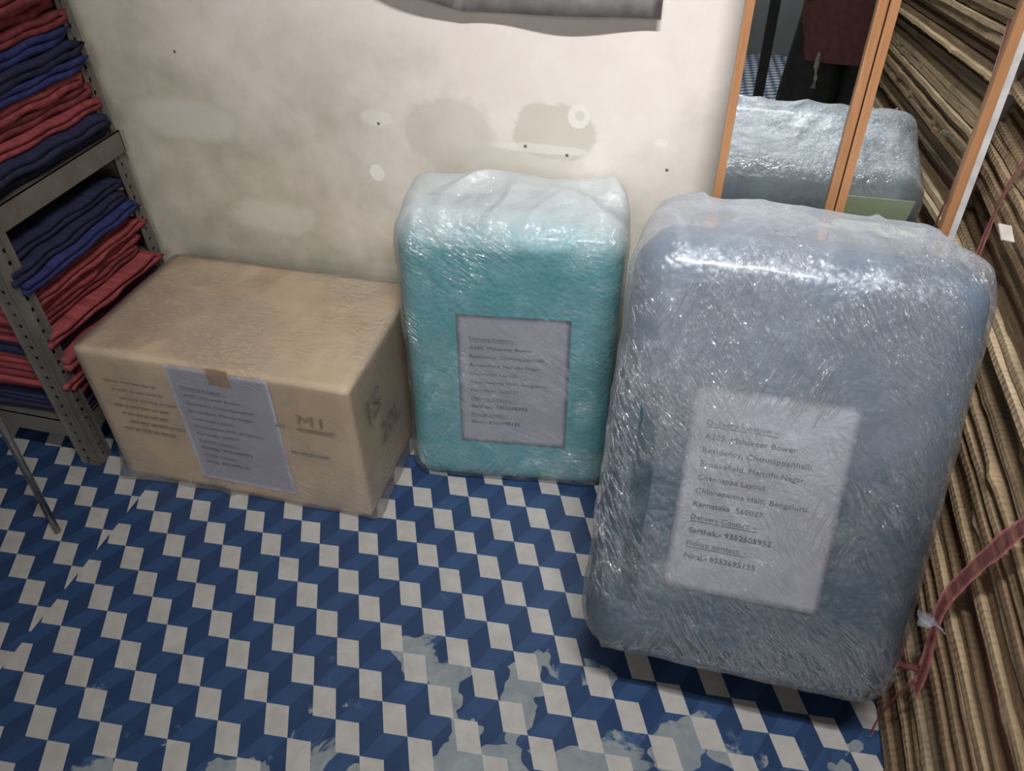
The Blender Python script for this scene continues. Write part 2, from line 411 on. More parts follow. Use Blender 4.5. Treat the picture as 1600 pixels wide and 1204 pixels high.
# ------------------------------------------------------------------ cardboard box
def ang(a, b): return a
def make_carton():
    root = empty('cardboard_box', (-.812, 1.098, 0))
    put(root, 'brown cardboard box in clear stretch film on floor beside the teal bundle', 'box')
    card = card_mat('box_cardboard', (.47, .34, .21), 8)
    t = NT('smooth_box_cardboard'); n1 = t.noise(t.coord((1, 1, 1)), 6, 6, .6, .6); n2 = t.noise(t.coord((60, 8, 60)), 3, 4)
    c = t.mix(t.ramp(n1, .3, .7), (.40, .29, .185), (.52, .40, .27)); c = t.mix(t.math('MULTIPLY', t.ramp(n2, .5, .8), .15), c, (.3, .2, .12))
    card = t.done(t.bsdf(c, .7, 0, t.bump(n1, .3, .006), .3))
    hx, hy, H = .278, .174, .338
    bm = rbox((hx, hy, H / 2), (.006, .006, .006), 24, lambda p, n: n * (.003 * N3(p, 6)) if n.length else Vector())
    for v_ in bm.verts: v_.co.z += H / 2 + .001
    body = link('carton_body', bm_mesh(bm, 'carton_body'), root, card, True)
    # lid seam with brown tape that comes over the front edge
    tp = plain('brown_tape', (.34, .215, .135), .35, nscale=25, amt=.08)
    bm = bmesh.new()
    add_box(bm, (.003, -hy - .0035, H - .034), (.046, -hy - .0028, H + .004)); 
    o = link('packing_tape', bm_mesh(bm, 'packing_tape'), root, tp); o['label'] = 'brown tape tab over the sheet'

    sheet(root, wav=.0008, seed=3, M=Matrix.Translation((-.086, -hy - .0022, H - .003)) @ Matrix.Rotation(R(.5), 4, 'Y'))
    # faded printing of the carton
    ink = plain('faded_print', (.25, .19, .13), .8); bm = bmesh.new(); y = -hy - .0026
    def prt(nm):
        nonlocal bm
        for v_ in bm.verts: v_.co.y += y
        link(nm, bm_mesh(bm, nm), root, ink); bm = bmesh.new()
    for k in range(7):
        a = -.235 + .01 * (k % 3); z = .268 - k * .021
        xx = a
        while xx < a + .105:
            wd = .008 + .014 * abs(math.sin(xx * 311 + k)); add_box(bm, (xx, 0, z), (xx + wd, .0002, z + .0045)); xx += wd + .004
    prt('printed_lines')
    text_bm(bm, 'M1', .165, .240, .05, .022); prt('printed_code')
    add_box(bm, (.16, 0, .224), (.235, .0002, .228)); prt('printed_bar')
    add_box(bm, (.118, 0, .225), (.137, .0002, .229)); prt('printed_bar')
    for xx, wd in ((.135, .014), (.152, .02), (.175, .011), (.189, .026)): add_box(bm, (xx, 0, .158), (xx + wd, .0002, .163))
    prt('printed_line')
    for tx, a, b, c, d in (('IS', -.12, .21, .06, .06), ('20L', -.08, .12, .10, .055)):
        bm = bmesh.new(); text_bm(bm, tx, a, b, c, d)
        for v_ in bm.verts: v_.co = Vector((hx + .003, v_.co.x, v_.co.z))
        link('side_print', bm_mesh(bm, 'side_print'), root, ink)
    # stretch film, sagging on to the floor at the lower corners
    def fn(p, n):
        if not n.length: return Vector()
        d = .0035 + .0022 * ridge(p, 9, 9, 3, 2.0) + .002 * N3(p, 5, 4)
        low = max(0.0, 1 - (p.z + H / 2) / .12)
        q = n * d
        if low > 0:
            q.x += low * low * (.020 + .014 * N3(p, 12, 1)) * (1 if p.x > hx * .6 else (-.5 if p.x < -hx * .6 else 0))
            q.y -= low * low * (.012 + .02 * N3(p, 14, 7)) * (1 if p.y < -hy * .5 else 0) * (1 if p.x < -.02 else .2)
            q.y += low * low * .012 * (1 if p.y > hy * .5 else 0)
        return q
    bm = rbox((hx, hy, H / 2), (.012, .012, .012), 70, fn)
    for v_ in bm.verts: v_.co.z = max(.002, v_.co.z + H / 2 + .002)
    film = film_mat('box_stretch_film', .02, .08, .7, .07, (.66, .68, .68), 1.2, .35, seed=3)
    link('stretch_film', bm_mesh(bm, 'stretch_film'), root, film, True)
make_carton()

# ------------------------------------------------------------------ wrapped suitcases
def make_case(name, label, M, W, D, H, rad, wrapm, filmm, paper_uv, tent, seed, frad):
    """local frame: x right, y depth into the wall (front face at 0), z up (bottom at 0), centred on x"""
    root = empty(name); root.matrix_world = M; put(root, label, 'suitcase')
    half = (W / 2, D / 2, H / 2)
    def bodyfn(p, n):
        if not n.length: return Vector()
        return n * (.0030 * N3(p, 6, seed) + .0008 * N3(p, 30, seed) + .0012)
    def sh(bm):
        for v_ in bm.verts: v_.co += Vector((0, D / 2, H / 2))
        return bm
    bm = sh(rbox(half, rad, 60, bodyfn)); body = link('bubble_wrap', bm_mesh(bm, 'bubble_wrap'), root, wrapm, True)
    def filmfn(p, n):
        if not n.length: return Vector()
        a = Vector((p.x * .8 + p.z * .6, p.y, p.z * .8 - p.x * .6))
        d = .0062 + .0020 * ridge(a, 14, 10, 4, seed) + .0014 * ridge(a, 5, 5, 16, seed + 3) + .0030 * N3(p, 6, seed)
        q = n * d
        top = (p.z - (H / 2 - rad[2])) / rad[2]
        if top > -.35:
            k = min(1.0, (top + .35) / 1.1); k = k * k * (3 - 2 * k)
            q.z += tent(p, k)
        return q
    bm = sh(rbox((half[0], half[1], half[2]), frad, 92, filmfn))
    film = link('stretch_film', bm_mesh(bm, 'stretch_film'), root, filmm, True)
    ux, uz = paper_uv
    sheet(root, wav=.0007, seed=seed, M=Matrix.Translation((ux, -.0042, uz)))
    return root

# teal case
A = Vector((.9930, .118, 0)).normalized(); U = Vector((.019, .075, .982)); U = (U - A * U.dot(A)).normalized(); Nn = U.cross(A)
if Nn.y < 0: Nn = -Nn
def basis(A, N, U, o): return Matrix(((A.x, N.x, U.x, o.x), (A.y, N.y, U.y, o.y), (A.z, N.z, U.z, o.z), (0, 0, 0, 1)))
P0 = Vector((-.388, 1.101, .408))
Ht = .570; u0, u1 = -.103, .293; cu = (u0 + u1) / 2
ot = P0 + A * cu - U * (.408)
Dt = .185
film_t = film_mat('teal_case_stretch_film', .03, .07, .9, .09, (.80, .83, .83), 1.0, .8, top=(.53, .60, .6), seed=1)
def tent_t(p, k):
    return k * (.010 + .026 * (p.y / .185 + .5) + .008 * ridge(p, 9, 7, 2, 5.0) + .007 * N3(p, 14, 2))
teal = make_case('wrapped_suitcase', 'teal bubble-wrapped suitcase between brown carton and larger blue suitcase', basis(A, Nn, U, ot), u1 - u0, Dt, Ht, (.042, .040, .044), M_TEAL, film_t, (-cu, .408), tent_t, 1.0, (.040, .038, .042))
gray = plain('grey_plastic', (.16, .17, .17), .5)
tube_obj('carry_handle', [(-.07, Dt * .55, Ht - .005), (-.06, Dt * .55, Ht + .012), (.06, Dt * .55, Ht + .012), (.07, Dt * .55, Ht - .005)], .009, gray, teal)

# blue case: leans back on its lower rear edge
A = Vector((1, -.012, 0)).normalized(); U = Vector((0, .4365, .8997)); U = (U - A * U.dot(A)).normalized(); Nn = U.cross(A)
if Nn.y < 0: Nn = -Nn
P0 = Vector((.038, .823, .554)); Hb = .622; u0, u1 = -.104, .335; cu = (u0 + u1) / 2
ob = P0 + A * cu - U * (.432); Db = .270
film_b = film_mat('blue_case_stretch_film', .035, .06, 1.35, .06, (.66, .70, .78), .6, 1.4, top=(.600, .66, .25), painted_sheen=(.30, .42, .12), seed=5)
def tent_b(p, k):
    return k * (.002 + .040 * max(0.0, (p.y / Db + .5)) * (1.15 - max(0, p.x) * 1.9) + .006 * ridge(p, 12, 9, 2, 7.0) + .006 * N3(p, 16, 2))
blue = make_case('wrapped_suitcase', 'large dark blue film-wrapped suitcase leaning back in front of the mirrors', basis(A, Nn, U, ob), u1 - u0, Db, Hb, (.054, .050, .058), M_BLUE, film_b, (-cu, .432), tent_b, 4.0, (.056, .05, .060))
# pale strip of doubled bubble wrap along its left edge and a brighter tongue on its upper right corner
def patch(name, parent, x0, x1, z0, z1, y, mat, seed, lab=None, rot=0.0):
    bm = bmesh.new(); n, m = 8, 30; g = {}
    for i in range(n + 1):
        for j in range(m + 1):
            x = x0 + (x1 - x0) * i / n; z = z0 + (z1 - z0) * j / m
            x += .004 * noise.noise(Vector((seed, z * 12, i * .1)))
            g[i, j] = bm.verts.new((x + rot * (z - z0), y + .001 * noise.noise(Vector((x * 30, z * 20, seed))), z))
    for i in range(n):
        for j in range(m): bm.faces.new((g[i, j], g[i + 1, j], g[i + 1, j + 1], g[i, j + 1]))
    bmesh.ops.solidify(bm, geom=bm.faces[:], thickness=.0004)
    o = link(name, bm_mesh(bm, name), parent, mat, True)
    if lab: o['label'] = lab
    return o
patch('wrap_strip', blue, -.175, -.150, .10, .42, -.004, M_BLUE2, 2, 'lighter blue strip of wrap', rot=-.02)
# yellowish sheet on its rear face, seen in the mirror
bm = bmesh.new(); add_box(bm, (.055, Db + .0150, .44), (.190, Db + .0155, .655)); o = link('paper_label', bm_mesh(bm, 'paper_label'), blue, plain('yellowish_paper', (.52, .55, .38), .8, amt=.04)); o['label'] = 'yellowish paper on the rear'
whl = plain('black_wheel', (.03, .03, .03), .5)
for sx in (-.15, .15):
    bm = bmesh.new(); c = Vector((sx, Db - .040, -.032))
    bmesh.ops.create_cone(bm, cap_ends=True, segments=24, radius1=.036, radius2=.036, depth=.02, matrix=Matrix.Translation(c) @ Matrix.Rotation(R(90), 4, 'Y'))
    link('wheel', bm_mesh(bm, 'wheel'), blue, whl)

# ------------------------------------------------------------------ leaning mirrors
tilt = R(4)
Mm = Matrix.Translation((0, 1.22 - math.tan(tilt) * .65, 0)) @ Matrix.Rotation(-tilt, 4, 'X')
def make_mirror(x0, x1, label, back=0.0):
    root = empty('framed_mirror'); put(root, label, 'mirror'); Hm = 1.42
    root.matrix_world = Mm @ Matrix.Translation((x0, 0, .01)); wd = x1 - x0; b = .0135; d = .018
    g = bmesh.new(); add_box(g, (b * .6, .006, b * .6), (wd - b * .6, .010, Hm - b * .6)); link('mirror_glass', bm_mesh(g, 'mirror_glass'), root, M_MIRROR)
    for nm, lo, hi in (('frame_stile', (0, -.004, 0), (b, d, Hm)), ('frame_stile', (wd - b, -.004, 0), (wd, d, Hm)),
                       ('frame_rail', (b, -.004, 0), (wd - b, d, b)), ('frame_rail', (b, -.004, Hm - b), (wd - b, d, Hm))):
        bm = bmesh.new(); add_box(bm, lo, hi, None, .0016); link(nm, bm_mesh(bm, nm), root, M_FRAME)
    if back:
        bm = bmesh.new(); add_box(bm, (wd + .0005, .004, 0), (wd + back, d, Hm))
        link('backing_board', bm_mesh(bm, 'backing_board'), root, M_BACK)
    return root
make_mirror(.029, .2175, 'narrow wood-framed mirror against wall, nearer the teal suitcase')
make_mirror(.2195, .3940, 'narrow wood-framed mirror with white backing edge, nearer the cardboard pile', .012)

# ------------------------------------------------------------------ slotted steel rack
def post_mesh(L, wf=.038, sx=1, sy=1):
    """L-angle post with slotted flanges, corner on the z axis, flanges toward sx*x and sy*y"""
    bm = bmesh.new(); t = .002
    def flange(f):
        pitch = .025; z = 0; n = int(L / pitch); a, b = wf * .42, wf * .60
        def q(u0, u1, z0, z1): 
            vs = [bm.verts.new(f(u, zz)) for u, zz in ((u0, z0), (u1, z0), (u1, z1), (u0, z1))]; bm.faces.new(vs)
        q(0, a, 0, L); q(b, wf, 0, L)
        for k in range(n):
            q(a, b, k * pitch, k * pitch + pitch * .66)
        q(a, b, n * pitch, L)
    flange(lambda u, z: (sx * u, 0, z)); flange(lambda u, z: (0, sy * u, z))
    bmesh.ops.remove_doubles(bm, verts=bm.verts, dist=1e-5)
    r = bmesh.ops.solidify(bm, geom=bm.faces[:], thickness=t)
    return bm_mesh(bm, 'post')
rack = empty('steel_rack', (-1.175, .935, 0)); put(rack, 'grey slotted-angle steel rack holding folded bags, in the left corner', 'rack')
XR = -1.165; XL = -1.85; YF = .925; YB = 1.325
def place(o, x, y, z=0): o.location = Vector((x, y, z)) - rack.location
p1 = link('post', post_mesh(1.9, .042, -1, 1), rack, M_STEEL); place(p1, XR, YF)
p2 = link('post', post_mesh(1.9, .034, -1, -1), rack, M_STEEL); place(p2, XR, YB); p2.rotation_euler = (0, R(-1.5), 0)
p3 = link('post', post_mesh(1.9, .038, 1, 1), rack, M_STEEL); place(p3, XL, YF)
p4 = link('post', post_mesh(1.9, .038, 1, -1), rack, M_STEEL); place(p4, XL, YB)
def shelf(z):
    bm = bmesh.new(); x0, x1, y0, y1 = XL + .004, XR - .004, YF + .004, YB - .004
    add_box(bm, (x0, y0, z - .002), (x1, y1, z))
    add_box(bm, (x1 - .002, y0, z - .045), (x1, y1, z)); add_box(bm, (x0, y0, z - .045), (x0 + .002, y1, z))
    add_box(bm, (x0, y0, z - .045), (x1, y0 + .002, z)); add_box(bm, (x0, y1 - .002, z - .045), (x1, y1, z))
    o = link('shelf', bm_mesh(bm, 'shelf'), rack, M_STEEL); o.location = -rack.location
shelf(.12); shelf(.59); shelf(1.06); shelf(1.85)
rod = plain('shiny_steel', (.42, .42, .40), .28, 1.0)
ro = tube_obj('steel_rod', [(-1.131, .746, .004), (-1.113, .746, .302), (-1.075, .746, .93)], .0065, rod, seg=14)
put(ro, 'thin shiny steel rod standing on the floor at far left of the box', 'rod')

# ------------------------------------------------------------------ folded bags
def cloth_mat(name, c):
    t = NT(name); n1 = t.noise(t.coord((8, 40, 60)), 1.3, 5, .6); wv = t.noise(t.coord(), 500, 2)
    col = t.mix(t.ramp(n1, .3, .7), tuple(k * .6 for k in c), tuple(min(1, k * 1.25) for k in c))
    return t.done(t.bsdf(col, .8, 0, t.bump(wv, .3, .0006), .2))
BAGC = {'red': cloth_mat('red_cloth', (.27, .055, .06)), 'maroon': cloth_mat('maroon_cloth', (.17, .035, .04)), 'navy': cloth_mat('navy_cloth', (.022, .022, .055)), 'blue': cloth_mat('blue_cloth', (.028, .032, .12))}
def bag_mesh(th, seed, w=.30, L=.34):
    """folded cloth bag: closed flat roll, folded ends rounded, with creases; origin on its underside"""
    bm = bmesh.new(); rnd = random.Random(seed)
    prof = []; ny = 22
    lay = 2; t = th / lay
    path = []
    for k in range(lay):
        z = t * (k + .5)
        rng = range(ny + 1) if k % 2 == 0 else range(ny, -1, -1)
        e0 = rnd.uniform(-.008, .008); e1 = rnd.uniform(-.014, .014)
        for i in rng:
            y = -L / 2 + e0 + (L + e1 - e0) * i / ny
            path.append((y, z + .15 * t * math.sin(i * .9 + seed)))
    nx = 8; hw = t * .43
    rows = []
    for i in range(nx + 1):
        x = -w * i / nx
        up, dn = [], []
        for k, (y, z) in enumerate(path):
            a = path[max(0, k - 1)]; b = path[min(len(path) - 1, k + 1)]
            ty, tz = b[0] - a[0], b[1] - a[1]; l = math.hypot(ty, tz) or 1; ny_, nz_ = -tz / l, ty / l
            dx = .006 * noise.noise(Vector((y * 9, z * 120 + seed, 0))) * (1 if i == 0 else .2)
            dz = .0012 * noise.noise(Vector((x * 20, y * 18, seed + z * 90)))
            up.append(bm.verts.new((x + dx, y + ny_ * hw, z + nz_ * hw + dz))); dn.append(bm.verts.new((x + dx, y - ny_ * hw, z - nz_ * hw + dz)))
        rows.append(up + dn[::-1])
    m = len(rows[0])
    for i in range(nx):
        for k in range(m): bm.faces.new((rows[i][k], rows[i][(k + 1) % m], rows[i + 1][(k + 1) % m], rows[i + 1][k]))
    h = m // 2
    for row in (rows[0], rows[-1]):
        for k in range(h - 1): bm.faces.new((row[k], row[k + 1], row[m - 2 - k], row[m - 1 - k]))
    return bm_mesh(bm, 'folded_bag')
def handle_mesh(seed, th):
    bm = bmesh.new(); rnd = random.Random(seed); w = .018; pts = []
    for i in range(9):
        a = i / 8; pts.append((.16 + .035 * math.sin(a * math.pi), th * .5 + (a - .5) * .004 - .010 * math.sin(a * math.pi)))
    vs = [[bm.verts.new((-.03 - w * j - .01 * (i / 8), y, z)) for j in (0, 1)] for i, (y, z) in enumerate(pts)]
    for i in range(8): bm.faces.new((vs[i][0], vs[i][1], vs[i + 1][1], vs[i + 1][0]))
    bmesh.ops.solidify(bm, geom=bm.faces[:], thickness=.0015)
    return bm_mesh(bm, 'bag_handle')
BM_ = {}
for ci, c in enumerate(BAGC):
    for k in range(3):
        me = bag_mesh(.027, ci * 10 + k + 1); me.materials.append(BAGC[c])
        for p in me.polygons: p.use_smooth = True
        hm = handle_mesh(k, .027); hm.materials.append(BAGC[c]); BM_[c, k] = (me, hm)
def place_bag(c, x, y, z, rz, sc_, label, group, handle):
    me, hm = BM_[c, random.randrange(3)]
    o = bpy.data.objects.new('folded_bag', me); COL.objects.link(o); o.location = (x, y, z); o.rotation_euler = (0, 0, rz); o.scale = (1, sc_[0], sc_[1])
    put(o, label, 'bag', group)
    if handle:
        h = bpy.data.objects.new('bag_handle', hm); COL.objects.link(h); h.parent = o
ORD = 'first second third fourth fifth sixth seventh eighth ninth tenth eleventh twelfth thirteenth fourteenth fifteenth'.split()
# upper stack, listed from the shelf upward, and lower stack
upper = ['navy', 'navy', 'red', 'maroon', 'red', 'blue', 'navy', 'blue', 'maroon', 'red', 'maroon', 'red', 'maroon', 'navy', 'red']
lower = ['navy', 'navy', 'maroon', 'red', 'maroon', 'red', 'navy', 'red', 'maroon', 'red', 'red', 'maroon', 'blue', 'navy', 'navy']
word = {'red': 'red', 'maroon': 'dark red', 'navy': 'navy blue', 'blue': 'blue'}
for stack, z0, nm, grp in ((upper, .5905, 'upper', 'folded bags on the middle shelf'), (lower, .1205, 'lower', 'folded bags on the lower shelf')):
    z = z0
    for i, c in enumerate(stack):
        s = random.uniform(.85, 1.12); part_ = None
        place_bag(c, XR - .010 + random.uniform(-.014, .022), 1.115 + random.uniform(-.014, .020), z, R(random.uniform(-3, 3)), (random.uniform(.95, 1.03), s),
                  'folded %s cloth bag, %s up in the %s outer stack on the rack' % (word[c], ORD[i], nm), grp, i % 3 == 1)
        z += .027 * s + .0004
# a second column of bags further in on the lower shelf whose ends peep out past the front post
z = .1205
for i, c in enumerate(['navy', 'navy', 'maroon', 'navy', 'red', 'navy', 'red', 'maroon', 'blue', 'red', 'red', 'navy', 'maroon']):
    s = random.uniform(.95, 1.12)
    place_bag(c, XR - .35 + random.uniform(-.01, .01), 1.10 + random.uniform(-.015, .01), z, R(random.uniform(-2, 2)), (1.0, s),
              'folded %s cloth bag, %s up in the inner lower stack on the rack' % (word[c], ORD[i]), 'folded bags in the inner lower stack', False)
    z += .027 * s + .0004

# ------------------------------------------------------------------ cardboard pile on the right
def flat_carton_mesh(seed, th, L, W):
    rnd = random.Random(seed); bm = bmesh.new(); ny = 54
    gaps = th * rnd.uniform(.38, .56)
    for layer in (0, 1):
        z0 = 0 if layer == 0 else th - gaps; z1 = gaps if layer == 0 else th
        off = rnd.uniform(0, .012); rows = []
        for j in range(ny + 1):
            y = -L / 2 + L * j / ny
            dx = off + .0022 * noise.noise(Vector((y * 9, seed * 3.1, layer))) + .0014 * noise.noise(Vector((y * 60, seed, layer + 5)))
            sag = .0009 * noise.noise(Vector((y * 4, seed * .37, layer * 2))) 
            if rnd.random() < .05: dx -= rnd.uniform(.001, .004)
            rows.append([bm.verts.new(c) for c in ((dx, y, z0 + sag), (W, y, z0), (W, y, z1), (dx + .0012, y, z1 + sag * .6))])
        for j in range(ny):
            for k in range(4): bm.faces.new((rows[j][k], rows[j][(k + 1) % 4], rows[j + 1][(k + 1) % 4], rows[j + 1][k]))
        bm.faces.new(rows[0][::-1]); bm.faces.new(rows[-1])
    return bm_mesh(bm, 'flattened_carton')
FM = []
for k in range(10):
    th = (.011, .0135, .017, .021, .0125, .015, .024, .010, .019, .014)[k]
    FM.append((flat_carton_mesh(k + 1, th, 1.38, .52), th))
def ordinal(i):
    one = 'first second third fourth fifth sixth seventh eighth ninth tenth eleventh twelfth thirteenth fourteenth fifteenth sixteenth seventeenth eighteenth nineteenth'.split()
    i += 1
    if i < 20: return one[i - 1]
    t_ = 'twenty thirty forty fifty sixty seventy eighty ninety'.split()[i // 10 - 2]
    return (t_[:-1] + 'ieth') if i % 10 == 0 else t_ + '-' + one[i % 10 - 1]
z = .001; i = 0; rnd = random.Random(11)
while z < 1.42:
    k = rnd.randrange(10); me, th = FM[k]
    me2 = me.copy() if rnd.random() < .5 or not me.materials else me
    if not me2.materials: 
        r_ = rnd.random(); me2.materials.append(M_CARDS[0 if r_ < .38 else 1 if r_ < .6 else 2 if r_ < .93 else 3])
    o = bpy.data.objects.new('flattened_carton', me2); COL.objects.link(o)
    lean = .022 * min(1.0, z / .7) + .01 * noise.noise(Vector((z * 7, 0, 0)))
    rec = rnd.choice((0, 0, .002, .004, .007, .012, .02)) if rnd.random() < .8 else .032
    o.location = (.402 + lean + rec, .625 + rnd.uniform(-.012, .012), z); o.rotation_euler = (0, 0, R(rnd.uniform(-.5, .5)))
    zone = ('at floor level' if z < .12 else 'beside the twine knot' if z < .28 else 'right of the suitcase label' if z < .48 else 'right of the suitcase top' if z < .68
            else 'behind the upper twine' if z < .9 else 'above the upper twine' if z < 1.1 else 'near the top')
    cn = {'cardboard_tan': 'tan', 'cardboard_pale': 'pale', 'cardboard_brown': 'dark brown', 'cardboard_reddish': 'reddish'}[me2.materials[0].name]
    put(o, '%s flattened cardboard carton, %s up from the floor in the right-hand pile' % (cn, ordinal(i)), 'cardboard', 'flattened cartons in the right-hand pile')
    z += th + .0006 + .002 * rnd.random() * (rnd.random() < .2); i += 1

def ribbon(name, pts, width, mat, label, seed, parent=None):
    """flat plastic twine following pts, lying in the x plane"""
    bm = bmesh.new(); P = []; n = len(pts)
    for i in range(n - 1):
        for s in range(6):
            a = s / 6; p = [pts[max(0, min(n - 1, i + d))] for d in (-1, 0, 1, 2)]
            q = [.5 * (2 * p[1][c] + (p[2][c] - p[0][c]) * a + (2 * p[0][c] - 5 * p[1][c] + 4 * p[2][c] - p[3][c]) * a * a + (3 * p[1][c] - p[0][c] - 3 * p[2][c] + p[3][c]) * a ** 3) for c in range(3)]
            P.append(Vector(q))
    P.append(Vector(pts[-1])); rows = []
    for i, p in enumerate(P):
        t = (P[min(i + 1, len(P) - 1)] - P[max(0, i - 1)]).normalized(); s = t.cross(Vector((1, 0, 0))).normalized()
        wd = width * (1 + .35 * noise.noise(Vector((i * .35, seed, 0))))
        rows.append([bm.verts.new(p + s * wd * (k / 4 - .5) + Vector((.0012 * math.sin(k * 2.4 + i * .2), 0, 0))) for k in range(5)])
    for i in range(len(rows) - 1):
        for k in range(4): bm.faces.new((rows[i][k], rows[i][k + 1], rows[i + 1][k + 1], rows[i + 1][k]))
    bmesh.ops.solidify(bm, geom=bm.faces[:], thickness=.0006)
    o = link(name, bm_mesh(bm, name), parent, mat, True)
    if label: put(o, label, 'string')
    return o
def twine_mat():
    t = NT('pink_plastic_twine'); s = t.noise(t.coord((4, 40, 40)), 3, 4)
    p = t.bsdf(t.ramp(s, .3, .7, (.30, .10, .10), (.48, .21, .20)), .35, 0, t.bump(s, .4, .001), .5)
    tr = t.n('BsdfTransparent', i_Color=(.9, .6, .6)).outputs[0]
    return t.done(t.n('MixShader', i_0=.72, i_1=tr, i_2=p).outputs[0])
M_TW_ = twine_mat()
tw = empty('plastic_twine', (.40, .70, .15)); put(tw, 'pink plastic twine with a loose knot tied round the lower cardboard pile', 'string')
def tw_part(nm, pts, w_, s):
    o = ribbon(nm, [Vector(p) - tw.location for p in pts], w_, M_TW_, None, s, tw); return o
tw_part('twine_band', [(.396, .62, .66), (.394, .665, .526), (.392, .69, .43), (.389, .70, .34), (.386, .66, .27), (.386, .645, .22)], .028, 1)
tw_part('twine_loop', [(.384, .66, .255), (.372, .70, .20), (.365, .72, .165), (.36, .735, .13)], .010, 2)
tw_part('twine_loop', [(.380, .68, .22), (.372, .70, .24), (.376, .72, .20), (.386, .70, .17)], .008, 3)
tw_part('twine_tail', [(.384, .655, .24), (.378, .665, .17), (.380, .675, .09), (.384, .68, .03)], .008, 4)
ribbon('plastic_twine', [(.432, 1.05, .90), (.420, 1.111, .786), (.414, 1.127, .709), (.410, 1.115, .631), (.408, 1.10, .56)], .016, M_TW_, 'pink plastic twine hanging on the cardboard pile beside the mirror', 6)
# scrap of clear tape sticking out of the pile
tm = film_mat('clear_tape', .3, .3, .5, .2)
ribbon('tape_scrap', [(.385, .66, .345), (.370, .665, .35), (.362, .68, .34), (.366, .69, .32), (.382, .69, .315)], .018, tm, 'curled scrap of clear tape sticking out of the cardboard pile', 9)
bm = bmesh.new()
add_box(bm, (-.014, -.012, 0), (.004, .014, .002)); 
o = link('paper_scrap', bm_mesh(bm, 'paper_scrap'), None, plain('white_scrap', (.45, .41, .37), .6)); o.location = (.405, 1.03, .705); o.rotation_euler = (R(25), R(12), R(12)); put(o, 'torn pale scrap sticking out of the cardboard pile behind the blue suitcase', 'scrap')

# ------------------------------------------------------------------ grey cloth hanging on the wall above
def hanging():
    bm = bmesh.new(); nx, nz = 40, 16; g = {}
    x0, x1 = -.74, -.092
    for i in range(nx + 1):
        for j in range(nz + 1):
            a = i / nx; x = x0 + (x1 - x0) * a
            zb = .862 + .16 * max(0, .5 - a) + .003 * math.sin(a * 9)
            z = zb + (1.5 - zb) * j / nz
            g[i, j] = bm.verts.new((x, YW - .03 + .008 * math.sin(a * 14) * (1 - j / nz) , z))
    for i in range(nx):
        for j in range(nz): bm.faces.new((g[i, j], g[i + 1, j], g[i + 1, j + 1], g[i, j + 1]))
    bmesh.ops.solidify(bm, geom=bm.faces[:], thickness=.002)
    o = link('hanging_cloth', bm_mesh(bm, 'hanging_cloth'), None, plain('grey_cloth', (.50, .47, .47), .85), True)
    put(o, 'grey cloth hanging on the wall, only its wavy lower edge showing', 'cloth')
    tube_obj('hanging_rail', [(x0 - .02, YW - .03, 1.455), (x1 + .02, YW - .03, 1.455)], .009, M_STEEL, o)
hanging()
